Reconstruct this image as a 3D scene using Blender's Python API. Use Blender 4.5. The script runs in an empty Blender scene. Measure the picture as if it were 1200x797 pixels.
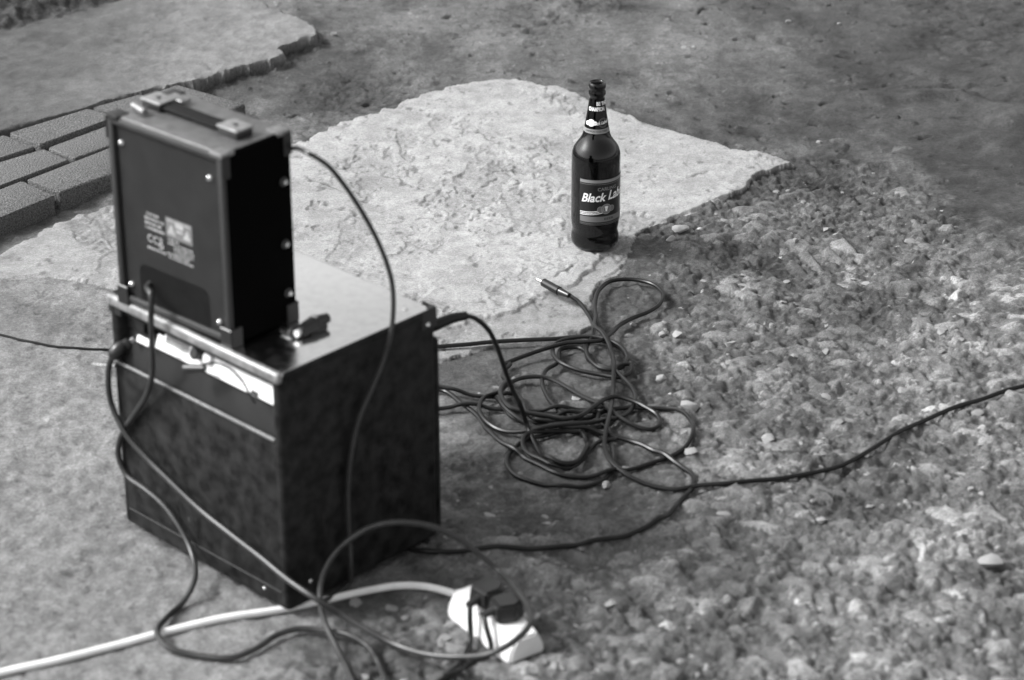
import bpy, bmesh, math, random
import numpy as np
from mathutils import Vector, Matrix
random.seed(7); RNG = np.random.default_rng(11)
R = math.radians
C = bpy.context.scene.collection
SC = bpy.context.scene

# ------------------------------------------------------------------ camera
F, PITCH, CAMH = 3000.0, 0.461, 1.703          # focal length in photo pixels (1200 wide), pitch down, eye height
cam_d = bpy.data.cameras.new('camera'); cam = bpy.data.objects.new('camera', cam_d); C.objects.link(cam)
cam.location = (0, 0, CAMH); cam.rotation_euler = (math.pi/2 - PITCH, 0, 0)
cam_d.sensor_width = 36; cam_d.lens = 36*F/1200; cam_d.clip_end = 500; cam_d.clip_start = .05
cam_d.dof.use_dof = True; cam_d.dof.focus_distance = 4.12; cam_d.dof.aperture_fstop = 4.6
cam_d.dof.aperture_blades = 8
SC.camera = cam

# ------------------------------------------------------------------ sky and sun (soft daylight from the back left)
SUN_AZ, SUN_EL = R(-90), R(42)
w = bpy.data.worlds.new('World'); SC.world = w; w.use_nodes = True
nt = w.node_tree; nt.nodes.clear()
sky = nt.nodes.new('ShaderNodeTexSky'); sky.sky_type = 'NISHITA'; sky.sun_disc = False
sky.sun_elevation = SUN_EL; sky.sun_rotation = SUN_AZ; sky.dust_density = 5; sky.air_density = 1.2
bw = nt.nodes.new('ShaderNodeRGBToBW'); bg = nt.nodes.new('ShaderNodeBackground'); bg.inputs[1].default_value = .15
out = nt.nodes.new('ShaderNodeOutputWorld')
nt.links.new(sky.outputs[0], bw.inputs[0]); nt.links.new(bw.outputs[0], bg.inputs[0]); nt.links.new(bg.outputs[0], out.inputs[0])
sd = bpy.data.lights.new('sun', 'SUN'); sd.energy = 1.95; sd.angle = R(10); sd.color = (1, 1, 1)
sun = bpy.data.objects.new('sun', sd); C.objects.link(sun)
sdir = Vector((math.sin(SUN_AZ)*math.cos(SUN_EL), math.cos(SUN_AZ)*math.cos(SUN_EL), math.sin(SUN_EL)))
sun.rotation_euler = sdir.to_track_quat('Z', 'Y').to_euler()
SC.view_settings.view_transform = 'Standard'; SC.view_settings.look = 'None'
SC.view_settings.exposure = 0.90; SC.view_settings.gamma = 1; SC.view_settings.use_curve_mapping = False
SC.cycles.max_bounces = 12; SC.cycles.transmission_bounces = 10

# ------------------------------------------------------------------ surveying: a photo pixel and a height give a place
CP, SP = math.cos(PITCH), math.sin(PITCH)
def ray(px, py):
    a, b = (px-600)/F, -(py-398.5)/F
    return Vector((a, CP + b*SP, -SP + b*CP))
def at(px, py, z=0.0):
    d = ray(px, py); t = (z-CAMH)/d.z
    return Vector((d.x*t, d.y*t, z))
def on_plane(px, py, p0, n):
    d = ray(px, py); o = Vector((0, 0, CAMH)); t = (p0-o).dot(n)/d.dot(n)
    return o + d*t

# ------------------------------------------------------------------ helpers
def tag(o, label=None, cat=None, group=None, kind=None):
    if label: o['label'] = label
    if cat: o['category'] = cat
    if group: o['group'] = group
    if kind: o['kind'] = kind
    return o
def empty(name, loc, rz=0):
    o = bpy.data.objects.new(name, None); C.objects.link(o); o.location = loc; o.rotation_euler = (0, 0, rz); o.empty_display_size = .05
    return o
def finish(name, bm, mat, parent=None, smooth=35, loc=None, rot=None):
    me = bpy.data.meshes.new(name); bm.normal_update(); bm.to_mesh(me); bm.free()
    if smooth:
        me.polygons.foreach_set('use_smooth', [True]*len(me.polygons)); me.set_sharp_from_angle(angle=R(smooth))
    if mat: me.materials.append(mat)
    o = bpy.data.objects.new(name, me); C.objects.link(o)
    if parent: o.parent = parent
    if loc is not None: o.location = loc
    if rot is not None: o.rotation_euler = rot
    return o
def box(bm, x0, x1, y0, y1, z0, z1, bev=0, seg=3, M=None):
    vs = [bm.verts.new((x, y, z)) for x in (x0, x1) for y in (y0, y1) for z in (z0, z1)]
    fs = [bm.faces.new([vs[i] for i in q]) for q in ((0,1,3,2),(4,6,7,5),(0,4,5,1),(2,3,7,6),(0,2,6,4),(1,5,7,3))]
    if bev:
        es = list({e for f in fs for e in f.edges})
        r = bmesh.ops.bevel(bm, geom=es, offset=bev, segments=seg, profile=.5, affect='EDGES', clamp_overlap=True)
        vs = list({v for f in r['faces'] for v in f.verts} | {v for f in fs if f.is_valid for v in f.verts})
    if M is not None:
        for v in vs:
            if v.is_valid: v.co = M @ v.co
    return vs
def lathe(bm, prof, n=48, M=None, close=False):
    rings = []
    for r, z in prof:
        if r < 1e-6: rings.append([bm.verts.new((0, 0, z))])
        else: rings.append([bm.verts.new((r*math.cos(2*math.pi*i/n), r*math.sin(2*math.pi*i/n), z)) for i in range(n)])
    for a, b in zip(rings, rings[1:]):
        for i in range(n):
            j = (i+1) % n
            if len(a) == 1 and len(b) == 1: continue
            if len(a) == 1: bm.faces.new((a[0], b[j], b[i]))
            elif len(b) == 1: bm.faces.new((a[i], a[j], b[0]))
            else: bm.faces.new((a[i], a[j], b[j], b[i]))
    if M is not None:
        for rg in rings:
            for v in rg: v.co = M @ v.co
def cyl(bm, p0, p1, r0, r1=None, n=20, bev=.15):
    r1 = r0 if r1 is None else r1
    p0, p1 = Vector(p0), Vector(p1); d = p1-p0; L = d.length
    q = d.to_track_quat('Z', 'Y').to_matrix().to_4x4(); M = Matrix.Translation(p0) @ q
    b0, b1 = min(r0*bev, L*.3), min(r1*bev, L*.3)
    lathe(bm, [(0, 0), (r0-b0, 0), (r0, b0), (r1, L-b1), (r1-b1, L), (0, L)], n, M)
def smooth_path(pts, step=.006):
    P = [Vector(p) for p in pts]; P = [2*P[0]-P[1]] + P + [2*P[-1]-P[-2]]
    out = []
    for i in range(1, len(P)-2):
        p0, p1, p2, p3 = P[i-1:i+3]
        n = max(2, int((p2-p1).length/step))
        # centripetal Catmull-Rom
        t0 = 0; t1 = t0+max((p1-p0).length, 1e-5)**.5; t2 = t1+max((p2-p1).length, 1e-5)**.5; t3 = t2+max((p3-p2).length, 1e-5)**.5
        for k in range(n):
            t = t1+(t2-t1)*k/n
            a1 = p0*((t1-t)/(t1-t0))+p1*((t-t0)/(t1-t0)); a2 = p1*((t2-t)/(t2-t1))+p2*((t-t1)/(t2-t1)); a3 = p2*((t3-t)/(t3-t2))+p3*((t-t2)/(t3-t2))
            b1 = a1*((t2-t)/(t2-t0))+a2*((t-t0)/(t2-t0)); b2 = a2*((t3-t)/(t3-t1))+a3*((t-t1)/(t3-t1))
            out.append(b1*((t2-t)/(t2-t1))+b2*((t-t1)/(t2-t1)))
    out.append(P[-2]); return out
def tube(bm, pts, r, n=10):
    prev = None; up = Vector((0, 0, 1)); rings = []
    for i, p in enumerate(pts):
        t = (pts[min(i+1, len(pts)-1)]-pts[max(i-1, 0)]).normalized()
        if i == 0:
            nrm = t.cross(up); nrm = nrm.normalized() if nrm.length > 1e-3 else Vector((1, 0, 0))
        else: nrm = (nrm - t*nrm.dot(t)).normalized()
        b = t.cross(nrm)
        rr = r[i] if isinstance(r, (list, tuple)) else r
        rings.append([bm.verts.new(p+(nrm*math.cos(a)+b*math.sin(a))*rr) for a in [2*math.pi*k/n for k in range(n)]])
    for a, b in zip(rings, rings[1:]):
        for k in range(n): bm.faces.new((a[k], a[(k+1) % n], b[(k+1) % n], b[k]))
    bm.faces.new(rings[0][::-1]); bm.faces.new(rings[-1])

# ------------------------------------------------------------------ materials
def mat(name, col=.5, rough=.5, metal=0, spec=.5, coat=0, nscale=0, namt=0, bscale=0, bamt=0, bdist=.001, rvar=0, detail=4, coord='Object', stretch=None, scuff=0, scuff_scale=30, scuff_at=.66):
    m = bpy.data.materials.new(name); m.use_nodes = True; t = m.node_tree; b = t.nodes['Principled BSDF']
    b.inputs['Base Color'].default_value = (col, col, col, 1); b.inputs['Roughness'].default_value = rough
    b.inputs['Metallic'].default_value = metal; b.inputs['Specular IOR Level'].default_value = spec; b.inputs['Coat Weight'].default_value = coat
    tc = t.nodes.new('ShaderNodeTexCoord'); src = tc.outputs[coord]
    if stretch:
        mp = t.nodes.new('ShaderNodeMapping'); mp.inputs['Scale'].default_value = stretch; t.links.new(src, mp.inputs[0]); src = mp.outputs[0]
    if nscale:
        n = t.nodes.new('ShaderNodeTexNoise'); n.inputs['Scale'].default_value = nscale; n.inputs['Detail'].default_value = detail; n.inputs['Roughness'].default_value = .6
        t.links.new(src, n.inputs['Vector'])
        mr = t.nodes.new('ShaderNodeMapRange'); mr.inputs[1].default_value = .32; mr.inputs[2].default_value = .68
        mr.inputs[3].default_value = col*(1-namt); mr.inputs[4].default_value = col*(1+namt)
        t.links.new(n.outputs[0], mr.inputs[0]); t.links.new(mr.outputs[0], b.inputs['Base Color'])
        if rvar:
            m2 = t.nodes.new('ShaderNodeMapRange'); m2.inputs[1].default_value = .3; m2.inputs[2].default_value = .7
            m2.inputs[3].default_value = rough-rvar; m2.inputs[4].default_value = rough+rvar
            t.links.new(n.outputs[0], m2.inputs[0]); t.links.new(m2.outputs[0], b.inputs['Roughness'])
    if scuff:
        n = t.nodes.new('ShaderNodeTexNoise'); n.inputs['Scale'].default_value = scuff_scale; n.inputs['Detail'].default_value = 9; n.inputs['Roughness'].default_value = .78
        t.links.new(src, n.inputs['Vector'])
        q = t.nodes.new('ShaderNodeMapRange'); q.inputs[1].default_value = scuff_at; q.inputs[2].default_value = scuff_at+.05; q.inputs[3].default_value = 0; q.inputs[4].default_value = scuff
        t.links.new(n.outputs[0], q.inputs[0]); ad = t.nodes.new('ShaderNodeMath'); ad.operation = 'ADD'; ad.inputs[0].default_value = col
        ad.use_clamp = True
        if b.inputs['Base Color'].links: t.links.new(b.inputs['Base Color'].links[0].from_socket, ad.inputs[0])
        t.links.new(q.outputs[0], ad.inputs[1]); t.links.new(ad.outputs[0], b.inputs['Base Color'])
    if bscale:
        n = t.nodes.new('ShaderNodeTexNoise'); n.inputs['Scale'].default_value = bscale; n.inputs['Detail'].default_value = 3
        t.links.new(src, n.inputs['Vector'])
        bp = t.nodes.new('ShaderNodeBump'); bp.inputs['Strength'].default_value = bamt; bp.inputs['Distance'].default_value = bdist
        t.links.new(n.outputs[0], bp.inputs['Height']); t.links.new(bp.outputs[0], b.inputs['Normal'])
    return m
def ground_mat(name, bump=.6, scale=420, grain=.34, patch=.17):
    """albedo comes from the surveyed 'tone' attribute (what each patch is made of, plus painted-in vignetting) times grain"""
    m = bpy.data.materials.new(name); m.use_nodes = True; t = m.node_tree; b = t.nodes['Principled BSDF']
    b.inputs['Roughness'].default_value = .85; b.inputs['Specular IOR Level'].default_value = .3
    at_ = t.nodes.new('ShaderNodeAttribute'); at_.attribute_name = 'tone'
    tc = t.nodes.new('ShaderNodeTexCoord')
    n1 = t.nodes.new('ShaderNodeTexNoise'); n1.inputs['Scale'].default_value = scale; n1.inputs['Detail'].default_value = 4; n1.inputs['Roughness'].default_value = .7
    n2 = t.nodes.new('ShaderNodeTexNoise'); n2.inputs['Scale'].default_value = 38; n2.inputs['Detail'].default_value = 6; n2.inputs['Roughness'].default_value = .65
    for n in (n1, n2): t.links.new(tc.outputs['Object'], n.inputs['Vector'])
    def mr(src, lo, hi, a, c):
        q = t.nodes.new('ShaderNodeMapRange'); q.inputs[1].default_value = lo; q.inputs[2].default_value = hi; q.inputs[3].default_value = a; q.inputs[4].default_value = c
        t.links.new(src, q.inputs[0]); return q.outputs[0]
    def mul(a, c):
        q = t.nodes.new('ShaderNodeMath'); q.operation = 'MULTIPLY'; t.links.new(a, q.inputs[0]); t.links.new(c, q.inputs[1]); return q.outputs[0]
    n3 = t.nodes.new('ShaderNodeTexNoise'); n3.inputs['Scale'].default_value = scale*.42; n3.inputs['Detail'].default_value = 5; n3.inputs['Roughness'].default_value = .75
    t.links.new(tc.outputs['Object'], n3.inputs['Vector'])
    v = mul(mul(mul(at_.outputs['Fac'], mr(n1.outputs[0], .32, .68, 1-grain, 1+grain)), mr(n2.outputs[0], .3, .7, 1-patch, 1+patch)), mr(n3.outputs[0], .30, .62, 1-grain, 1.06+grain*.6))
    t.links.new(v, b.inputs['Base Color'])
    bp = t.nodes.new('ShaderNodeBump'); bp.inputs['Strength'].default_value = bump; bp.inputs['Distance'].default_value = .0035
    t.links.new(n1.outputs[0], bp.inputs['Height']); t.links.new(bp.outputs[0], b.inputs['Normal'])
    return m
M = dict(
    ground=ground_mat('packed_dirt_gravel', .85, patch=.27), slab=ground_mat('pale_concrete', .7, 560, .25), step=ground_mat('grey_concrete', .45, 480, .2), soil=ground_mat('dark_soil', 1, 260),
    paver=mat('paver_concrete', .100, .9, nscale=420, namt=.75, bscale=300, bamt=1, bdist=.0035, detail=3),
    stone=mat('stone', .21, .8, nscale=120, namt=.35, bscale=350, bamt=.5, bdist=.0008),
    stone_pale=mat('pale_stone', .27, .75, nscale=140, namt=.22, bscale=350, bamt=.4, bdist=.0008),
    vinyl=mat('mottled_vinyl', .015, .5, spec=.16, nscale=46, namt=.85, bscale=900, bamt=.25, bdist=.0006, rvar=.1, detail=7, scuff=.05, scuff_at=.64),
    tolex=mat('grained_black_vinyl', .015, .4, bscale=700, bamt=.55, bdist=.0012, nscale=60, namt=.3),
    top_leather=mat('worn_grey_leather', .085, .36, spec=.9, bscale=520, bamt=.8, bdist=.0016, nscale=70, namt=.3),
    bracket=mat('satin_bracket', .24, .42, metal=.4, nscale=120, namt=.25),
    print_worn=mat('worn_white_print', .36, .5, nscale=300, namt=.4),
    seam=mat('grey_seam', .13, .45, nscale=120, namt=.4),
    strap=mat('matt_black_strap', .012, .75, spec=.15),
    chamber=mat('dusty_grey_board', .5, .7, nscale=40, namt=.3),
    panel=mat('painted_back_board', .014, .55, spec=.35, nscale=25, namt=.25, bscale=900, bamt=.12, bdist=.0004, scuff=.04, scuff_scale=18, scuff_at=.66),
    side=mat('black_side_vinyl', .0015, .7, spec=.03, bscale=700, bamt=.3, bdist=.0008),
    top=mat('worn_polished_top', .97, .16, metal=1, nscale=70, namt=.07, rvar=.07, scuff=-.4, scuff_scale=40, scuff_at=.69, bscale=60, bamt=.05, bdist=.0006, detail=8),
    trim=mat('grey_trim', .26, .4, metal=.3, nscale=90, namt=.35, rvar=.1),
    piping=mat('ribbed_piping', .022, .45, bscale=1400, bamt=.8, bdist=.001),
    plastic=mat('black_plastic', .018, .3, bscale=500, bamt=.08, bdist=.0004),
    rubber=mat('black_rubber', .009, .33, bscale=300, bamt=.06, bdist=.0003, spec=.3),
    rubber_grey=mat('dusty_grey_rubber', .026, .4, nscale=60, namt=.35),
    metal=mat('nickel', .75, .22, metal=1, nscale=100, namt=.15, rvar=.08),
    alu=mat('worn_silver_corner', .28, .42, metal=.8, nscale=150, namt=.3, rvar=.1),
    white=mat('white_plastic', .74, .35, nscale=40, namt=.06, bscale=120, bamt=.05, bdist=.0005, scuff=-.3, scuff_scale=60, scuff_at=.64),
    white_cable=mat('white_cable_sheath', .82, .4, nscale=40, namt=.1),
    panel_white=mat('white_control_panel', .9, .3, nscale=60, namt=.05),
    cloth=mat('grille_cloth', .02, .8, bscale=900, bamt=.6),
    print_white=mat('white_print', .85, .5, nscale=500, namt=.25), print_grey=mat('grey_print', .16, .45), print_mid=mat('silver_print', .28, .35, metal=.2),
    label=mat('black_paper_label', .012, .3),
)
def glass(name, col, rough=0, ior=1.5):
    m = bpy.data.materials.new(name); m.use_nodes = True; b = m.node_tree.nodes['Principled BSDF']
    b.inputs['Base Color'].default_value = (col, col, col, 1); b.inputs['Transmission Weight'].default_value = 1
    b.inputs['Roughness'].default_value = rough; b.inputs['IOR'].default_value = ior; return m
M['glass'] = glass('brown_glass', .035, .02)
M['beer'] = glass('beer_dregs', .5, 0, 1.33)

# ------------------------------------------------------------------ terrain: one surveyed height field
X = np.unique(np.concatenate([np.arange(-1.4, -.72, .005), np.arange(-.72, .72, .0025), np.arange(.72, 1.401, .005)]).round(5))
Y = np.unique(np.concatenate([np.arange(2.35, 4.1, .0025), np.arange(4.1, 5.6, .004)]).round(5))
XX, YY = np.meshgrid(X, Y)
def interp_w(c, scale, off, n):
    t = (c-off)/scale; i = np.floor(t).astype(int); f = t-i
    # cubic B-spline style weights for smooth noise
    W = np.zeros((len(c), n)); rows = np.arange(len(c))
    w0 = (1-f)**3/6; w1 = (3*f**3-6*f**2+4)/6; w2 = (-3*f**3+3*f**2+3*f+1)/6; w3 = f**3/6
    for k, ww in enumerate((w0, w1, w2, w3)): W[rows, np.clip(i+k, 0, n-1)] += ww
    return W
def noise(scale, sx=1, sy=1, seed=None):
    rng = RNG if seed is None else np.random.default_rng(seed)
    nx = int((X[-1]-X[0])/(scale*sx))+6; ny = int((Y[-1]-Y[0])/(scale*sy))+6
    A = rng.standard_normal((ny, nx))
    return (interp_w(Y, scale*sy, Y[0]-.001, ny) @ A @ interp_w(X, scale*sx, X[0]-.001, nx).T)*1.8
def fbm(scale, octs=4, gain=.5, sx=1, sy=1):
    s = 0; a = 1; tot = 0
    for k in range(octs): s = s+a*noise(scale/2**k, sx, sy); tot += a*a; a *= gain
    return s/math.sqrt(tot)
def sstep(a, b, x): t = np.clip((x-a)/(b-a), 0, 1); return t*t*(3-2*t)
def poly_sd(pts, x, y):
    """signed distance, positive inside"""
    d = np.full(x.shape, 1e9); ins = np.zeros(x.shape, bool)
    n = len(pts)
    for i in range(n):
        ax, ay = pts[i]; bx, by = pts[(i+1) % n]; ex, ey = bx-ax, by-ay
        t = np.clip(((x-ax)*ex+(y-ay)*ey)/(ex*ex+ey*ey), 0, 1)
        d = np.minimum(d, (x-ax-t*ex)**2+(y-ay-t*ey)**2)
        c = ((ay > y) != (by > y)) & (x < (bx-ax)*(y-ay)/(by-ay+1e-12)+ax); ins ^= c
    return np.where(ins, 1, -1)*np.sqrt(d)
def line_d(pts, x, y):
    d = np.full(x.shape, 1e9)
    for (ax, ay), (bx, by) in zip(pts, pts[1:]):
        ex, ey = bx-ax, by-ay; t = np.clip(((x-ax)*ex+(y-ay)*ey)/(ex*ex+ey*ey), 0, 1)
        d = np.minimum(d, (x-ax-t*ex)**2+(y-ay-t*ey)**2)
    return np.sqrt(d)
def W2(pxs, z=0): return [tuple(at(a, b, z)[:2]) for a, b in pxs]
wx, wy = fbm(.05, 4, .6), fbm(.05, 4, .6)
wxs, wys = fbm(.012, 2, .6), fbm(.012, 2, .6)
def warped(pts, amp, amp2=.0):
    return poly_sd(pts, XX+amp*wx+amp2*wxs, YY+amp*wy+amp2*wys)
ZS = .034
SLAB = W2([(600,87),(650,96),(720,124),(800,150),(860,166),(930,181),(905,192),(885,200),(872,214),(850,226),(820,238),(795,246),(770,258),(750,268),(737,282),(733,298),(722,312),
           (700,325),(690,345),(700,372),(640,385),(560,400),(500,420),(470,430),(400,430),(300,420),(200,360),(130,330),(60,318),(0,322),(-140,345),(-200,390),(-260,310),(-60,318),(0,290),(60,258),(100,243),(140,232),
           (200,215),(260,190),(330,168),(355,160),(400,140),(440,126),(480,112),(520,98),(560,89)], .012)
STEP = W2([(-300,250),(-100,182),(0,155),(100,126),(150,111),(207,98),(225,96),(240,92),(262,86),(280,78),(300,73),(325,66),(337,61),(325,56),(345,49),(372,40),(368,29),(345,18),(300,2),(270,-10),(200,-60),(-400,-60)], ZS)
SOIL = W2([(-260,90),(-50,54),(0,36),(30,30),(60,24),(85,15),(110,9),(150,0),(190,-12),(240,-70),(-400,-120)], ZS)
PAVE = W2([(-260,310),(-60,275),(0,256),(70,232),(140,205),(300,145),(290,118),(207,98),(100,126),(0,155),(-140,190)], .02)
GRAV = W2([(930,182),(905,192),(885,200),(850,226),(795,246),(737,282),(722,330),(690,400),(600,520),(560,560),(545,640),(490,720),(430,800),(400,1000),(1500,1000),(1500,420),(1300,330),(1200,285),(1100,245),(1020,205),(980,192)])
d_slab, d_step, d_soil = warped(SLAB, .0030, .0018), warped(STEP, .0026, .0013), warped(SOIL, .008, .004)
d_pave, d_grav = warped(PAVE, .0), warped(GRAV, .03)
crack = np.minimum(line_d(W2([(885,42),(930,52),(1000,66),(1060,80),(1120,98),(1170,114),(1230,120)]), XX+.007*wx, YY+.007*wy),
                   line_d(W2([(990,90),(1030,100),(1090,103),(1150,100)]), XX+.009*wx, YY+.009*wy))

# dirt
big = fbm(.35, 3); mid = fbm(.055, 5, .62, 1, 1.6); fine = fbm(.014, 3, .6)
crumb = fbm(.009, 3, .75)
rough = .35+.65*sstep(-.2, 1.0, fbm(.22, 3))
H = .004*big+.0026*mid*rough+.0011*fine*rough+.0013*rough*np.clip(crumb-.6, 0, 3)-.0020*rough*np.clip(-crumb-1.1, 0, 2)
H += .006*np.clip(fbm(.05, 3, .55, 1.8, 1)-.4, 0, 3)*sstep(.3, 1.2, fbm(.3, 2))
H -= .010*np.exp(-(crack/.006)**2)*(.6+.4*np.clip(wx, -1, 1))
H -= .004*np.exp(-(crack/.02)**2)
tone = .108*(1+.14*big+.20*mid+.10*fine*rough+.10*crumb*rough)*(1-.22*sstep(.9, 1.6, fbm(.022, 3, .6, 1.6, 1)))
# darker dirt towards the far right, with vignetting painted into its tone; dusty, paler earth in the middle distance
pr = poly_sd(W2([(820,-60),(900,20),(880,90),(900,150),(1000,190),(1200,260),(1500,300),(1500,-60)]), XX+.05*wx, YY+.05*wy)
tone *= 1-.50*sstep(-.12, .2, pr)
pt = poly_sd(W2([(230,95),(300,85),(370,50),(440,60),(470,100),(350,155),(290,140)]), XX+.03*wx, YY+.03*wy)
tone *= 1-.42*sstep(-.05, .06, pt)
for c, rad, k in ((at(930,138), (.06,.05), .45), (at(520,68), (.06,.06), .25), (at(590,30), (.08,.05), .2), (at(1060,78), (.14,.12), .25), (at(990,470), (.05,.05), .4)):
    g = np.exp(-(((XX-c.x+.02*wx)/rad[0])**2+((YY-c.y+.02*wy)/rad[1])**2)); tone *= 1-k*g; H -= .003*g
# near-left apron: rough, pitted old concrete that fades into the gravel
d_apr = poly_sd(W2([(-400,380),(0,318),(130,330),(330,430),(520,430),(560,520),(520,640),(380,740),(250,900),(0,1100),(-500,1100)]), XX+.03*wx, YY+.03*wy)
apr = sstep(-.02, .05, d_apr)
pits = np.clip(fbm(.011, 2, .7)-.9, 0, 2)
Ha = .002*big+.0009*mid+.0009*fine-.0014*pits
H = H*(1-apr)+apr*Ha
tone = tone*(1-apr)+apr*(.195*(1+.05*big+.06*mid+.07*fine)-.05*np.clip(pits, 0, 1.2))
tone *= 1-.30*apr*np.exp(-((line_d(W2([(-20,345),(30,365),(80,385),(130,392)]), XX, YY)+.012*wx)/.035)**2)
# compacted earth between slab and gravel, under the cables
d_mid = poly_sd(W2([(700,330),(740,290),(800,300),(800,400),(740,470),(820,520),(800,640),(560,660),(520,600),(530,430)]), XX+.03*wx, YY+.03*wy)
tone *= 1-.22*sstep(-.04, .06, d_mid)

# gravel: thousands of half buried chips, each a little faceted hump of its own
gm = sstep(-.15, .09, d_grav+.04*wx)*(1-.45*sstep(-.03, .05, d_mid))
H -= .0*gm; lum = gm*.0
tone = tone*(1+.24*gm)
def look(A, x, y):
    i = min(max(np.searchsorted(Y, y)-1, 0), len(Y)-2); j = min(max(np.searchsorted(X, x)-1, 0), len(X)-2); return A[i, j]
def stamp(x, y, L, ar, hgt, alb, ang, k=6, sink=.0012):
    r = L; i0, i1 = np.searchsorted(Y, (y-r, y+r)); j0, j1 = np.searchsorted(X, (x-r, x+r))
    if i1-i0 < 2 or j1-j0 < 2: return
    xs, ys = XX[i0:i1, j0:j1]-x, YY[i0:i1, j0:j1]-y
    c, s = math.cos(ang), math.sin(ang); u = (xs*c+ys*s)/(L*.5); v = (-xs*s+ys*c)/(L*.5*ar)
    h = np.full(u.shape, hgt*random.uniform(.6, .95)) + hgt*(random.uniform(-.6, .6)*u+random.uniform(-.6, .6)*v)
    for q in range(k):
        a = (q+random.uniform(-.35, .35))*2*math.pi/k; st = random.uniform(.9, 2.4)
        h = np.minimum(h, hgt*st*(random.uniform(.8, 1.05)-(u*math.cos(a)+v*math.sin(a))))
    base = look(H0, x, y)
    cand = base-sink+h; sub = H[i0:i1, j0:j1]; m = (cand > sub) & (h > 0)
    sub[m] = cand[m]; tone[i0:i1, j0:j1][m] = alb*(1+.12*fine[i0:i1, j0:j1][m])
big_stones = []
H += gm*(.0012*fbm(.006, 2, .8)+.0044*np.abs(fbm(.030, 4, .7, 1, 1.3))+.0016*fbm(.015, 3, .8)-.002)
tone *= 1+gm*(.16*fbm(.01, 3, .7)+.18*fbm(.05, 3)); TG = tone.copy(); tone *= 1-.32*gm
clump = fbm(.12, 3, .7)
def local_tone(x, y, lo, hi): return min(max(look(T0, x, y), .08), .4)*random.uniform(lo, hi)
T0 = TG*1.12; H0 = H.copy()
def scatter(n, size, flat, sink, lo, hi, clumpy, palest=0):
    N = 0
    while N < n:
        x = random.uniform(-.6, 1.35); y = random.uniform(2.36, 4.95); N += 1
        if random.random() > look(gm, x, y) or look(d_slab, x, y) > -.003: continue
        if clumpy and look(clump, x, y) < random.gauss(0, .8): continue
        L = size(); hg = L*random.uniform(*flat)
        al = local_tone(x, y, lo, hi)
        if random.random() < palest: al = random.uniform(.28, .42)
        stamp(x, y, L, random.uniform(.4, .9), hg, al, random.gauss(-.35, .6), random.choice((4, 5, 6)), sink*hg)
scatter(6000, lambda: random.uniform(.016, .048), (.12, .28), .35, .78, 1.20, False)
scatter(23000, lambda: .0085*math.exp(random.gauss(0, .5)), (.26, .64), .40, .72, 1.32, True, .05)
scatter(18000, lambda: .0055*math.exp(random.gauss(0, .3)), (.25, .55), .25, .65, 1.35, False, .05)
for k in range(420):
    x = random.uniform(-.3, 1.3); y = random.uniform(2.4, 4.8)
    if random.random() > look(gm, x, y) or look(d_slab, x, y) > -.01: continue
    big_stones.append((x, y, .010+.011*random.random()**2))
# scattered chips in the dirt beyond
for k in range(11000):
    x = random.uniform(-1.2, 1.3); y = random.uniform(3.7, 5.5)
    if look(d_slab, x, y) > -.01 or look(d_step, x, y) > -.01 or look(d_pave, x, y) > -.01: continue
    L = .0040*math.exp(random.gauss(0, .5)); stamp(x, y, L*1.2, .7, L*.5, look(tone, x, y)*random.choice((.55, .75, .9, 1, 1.15, 1.35, 1.7)), random.uniform(0, 3), 5)
for k in range(260):
    x = random.uniform(-.9, 1.3); y = random.uniform(4.1, 5.5)
    if look(d_slab, x, y) > -.01 or look(d_step, x, y) > -.01 or look(d_pave, x, y) > -.01: continue
    g = np.exp(-(((XX-x)/random.uniform(.004, .02))**2+((YY-y)/random.uniform(.004, .014))**2)) if False else None
    i0, i1 = np.searchsorted(Y, (y-.03, y+.03)); j0, j1 = np.searchsorted(X, (x-.04, x+.04)); a = random.gauss(-.3, .4)
    dx, dy = XX[i0:i1, j0:j1]-x+.006*wxs[i0:i1, j0:j1], YY[i0:i1, j0:j1]-y+.006*wys[i0:i1, j0:j1]
    uu, vv = dx*math.cos(a)+dy*math.sin(a), -dx*math.sin(a)+dy*math.cos(a)
    g = np.exp(-((uu/random.uniform(.005, .018))**2+(vv/random.uniform(.003, .007))**2)**2); H[i0:i1, j0:j1] -= random.uniform(.003, .009)*g; tone[i0:i1, j0:j1] *= 1-.35*g
for k in range(500):                                   # flattened lumps of dried mud
    x = random.uniform(-.9, 1.3); y = random.uniform(4.2, 5.5)
    if look(d_slab, x, y) > -.01 or look(d_step, x, y) > -.01 or look(d_pave, x, y) > -.01: continue
    L = random.uniform(.012, .04); stamp(x, y, L, random.uniform(.25, .6), L*.12, look(tone, x, y)*random.uniform(.8, 1.1), random.gauss(-.3, .5), 6)

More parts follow.
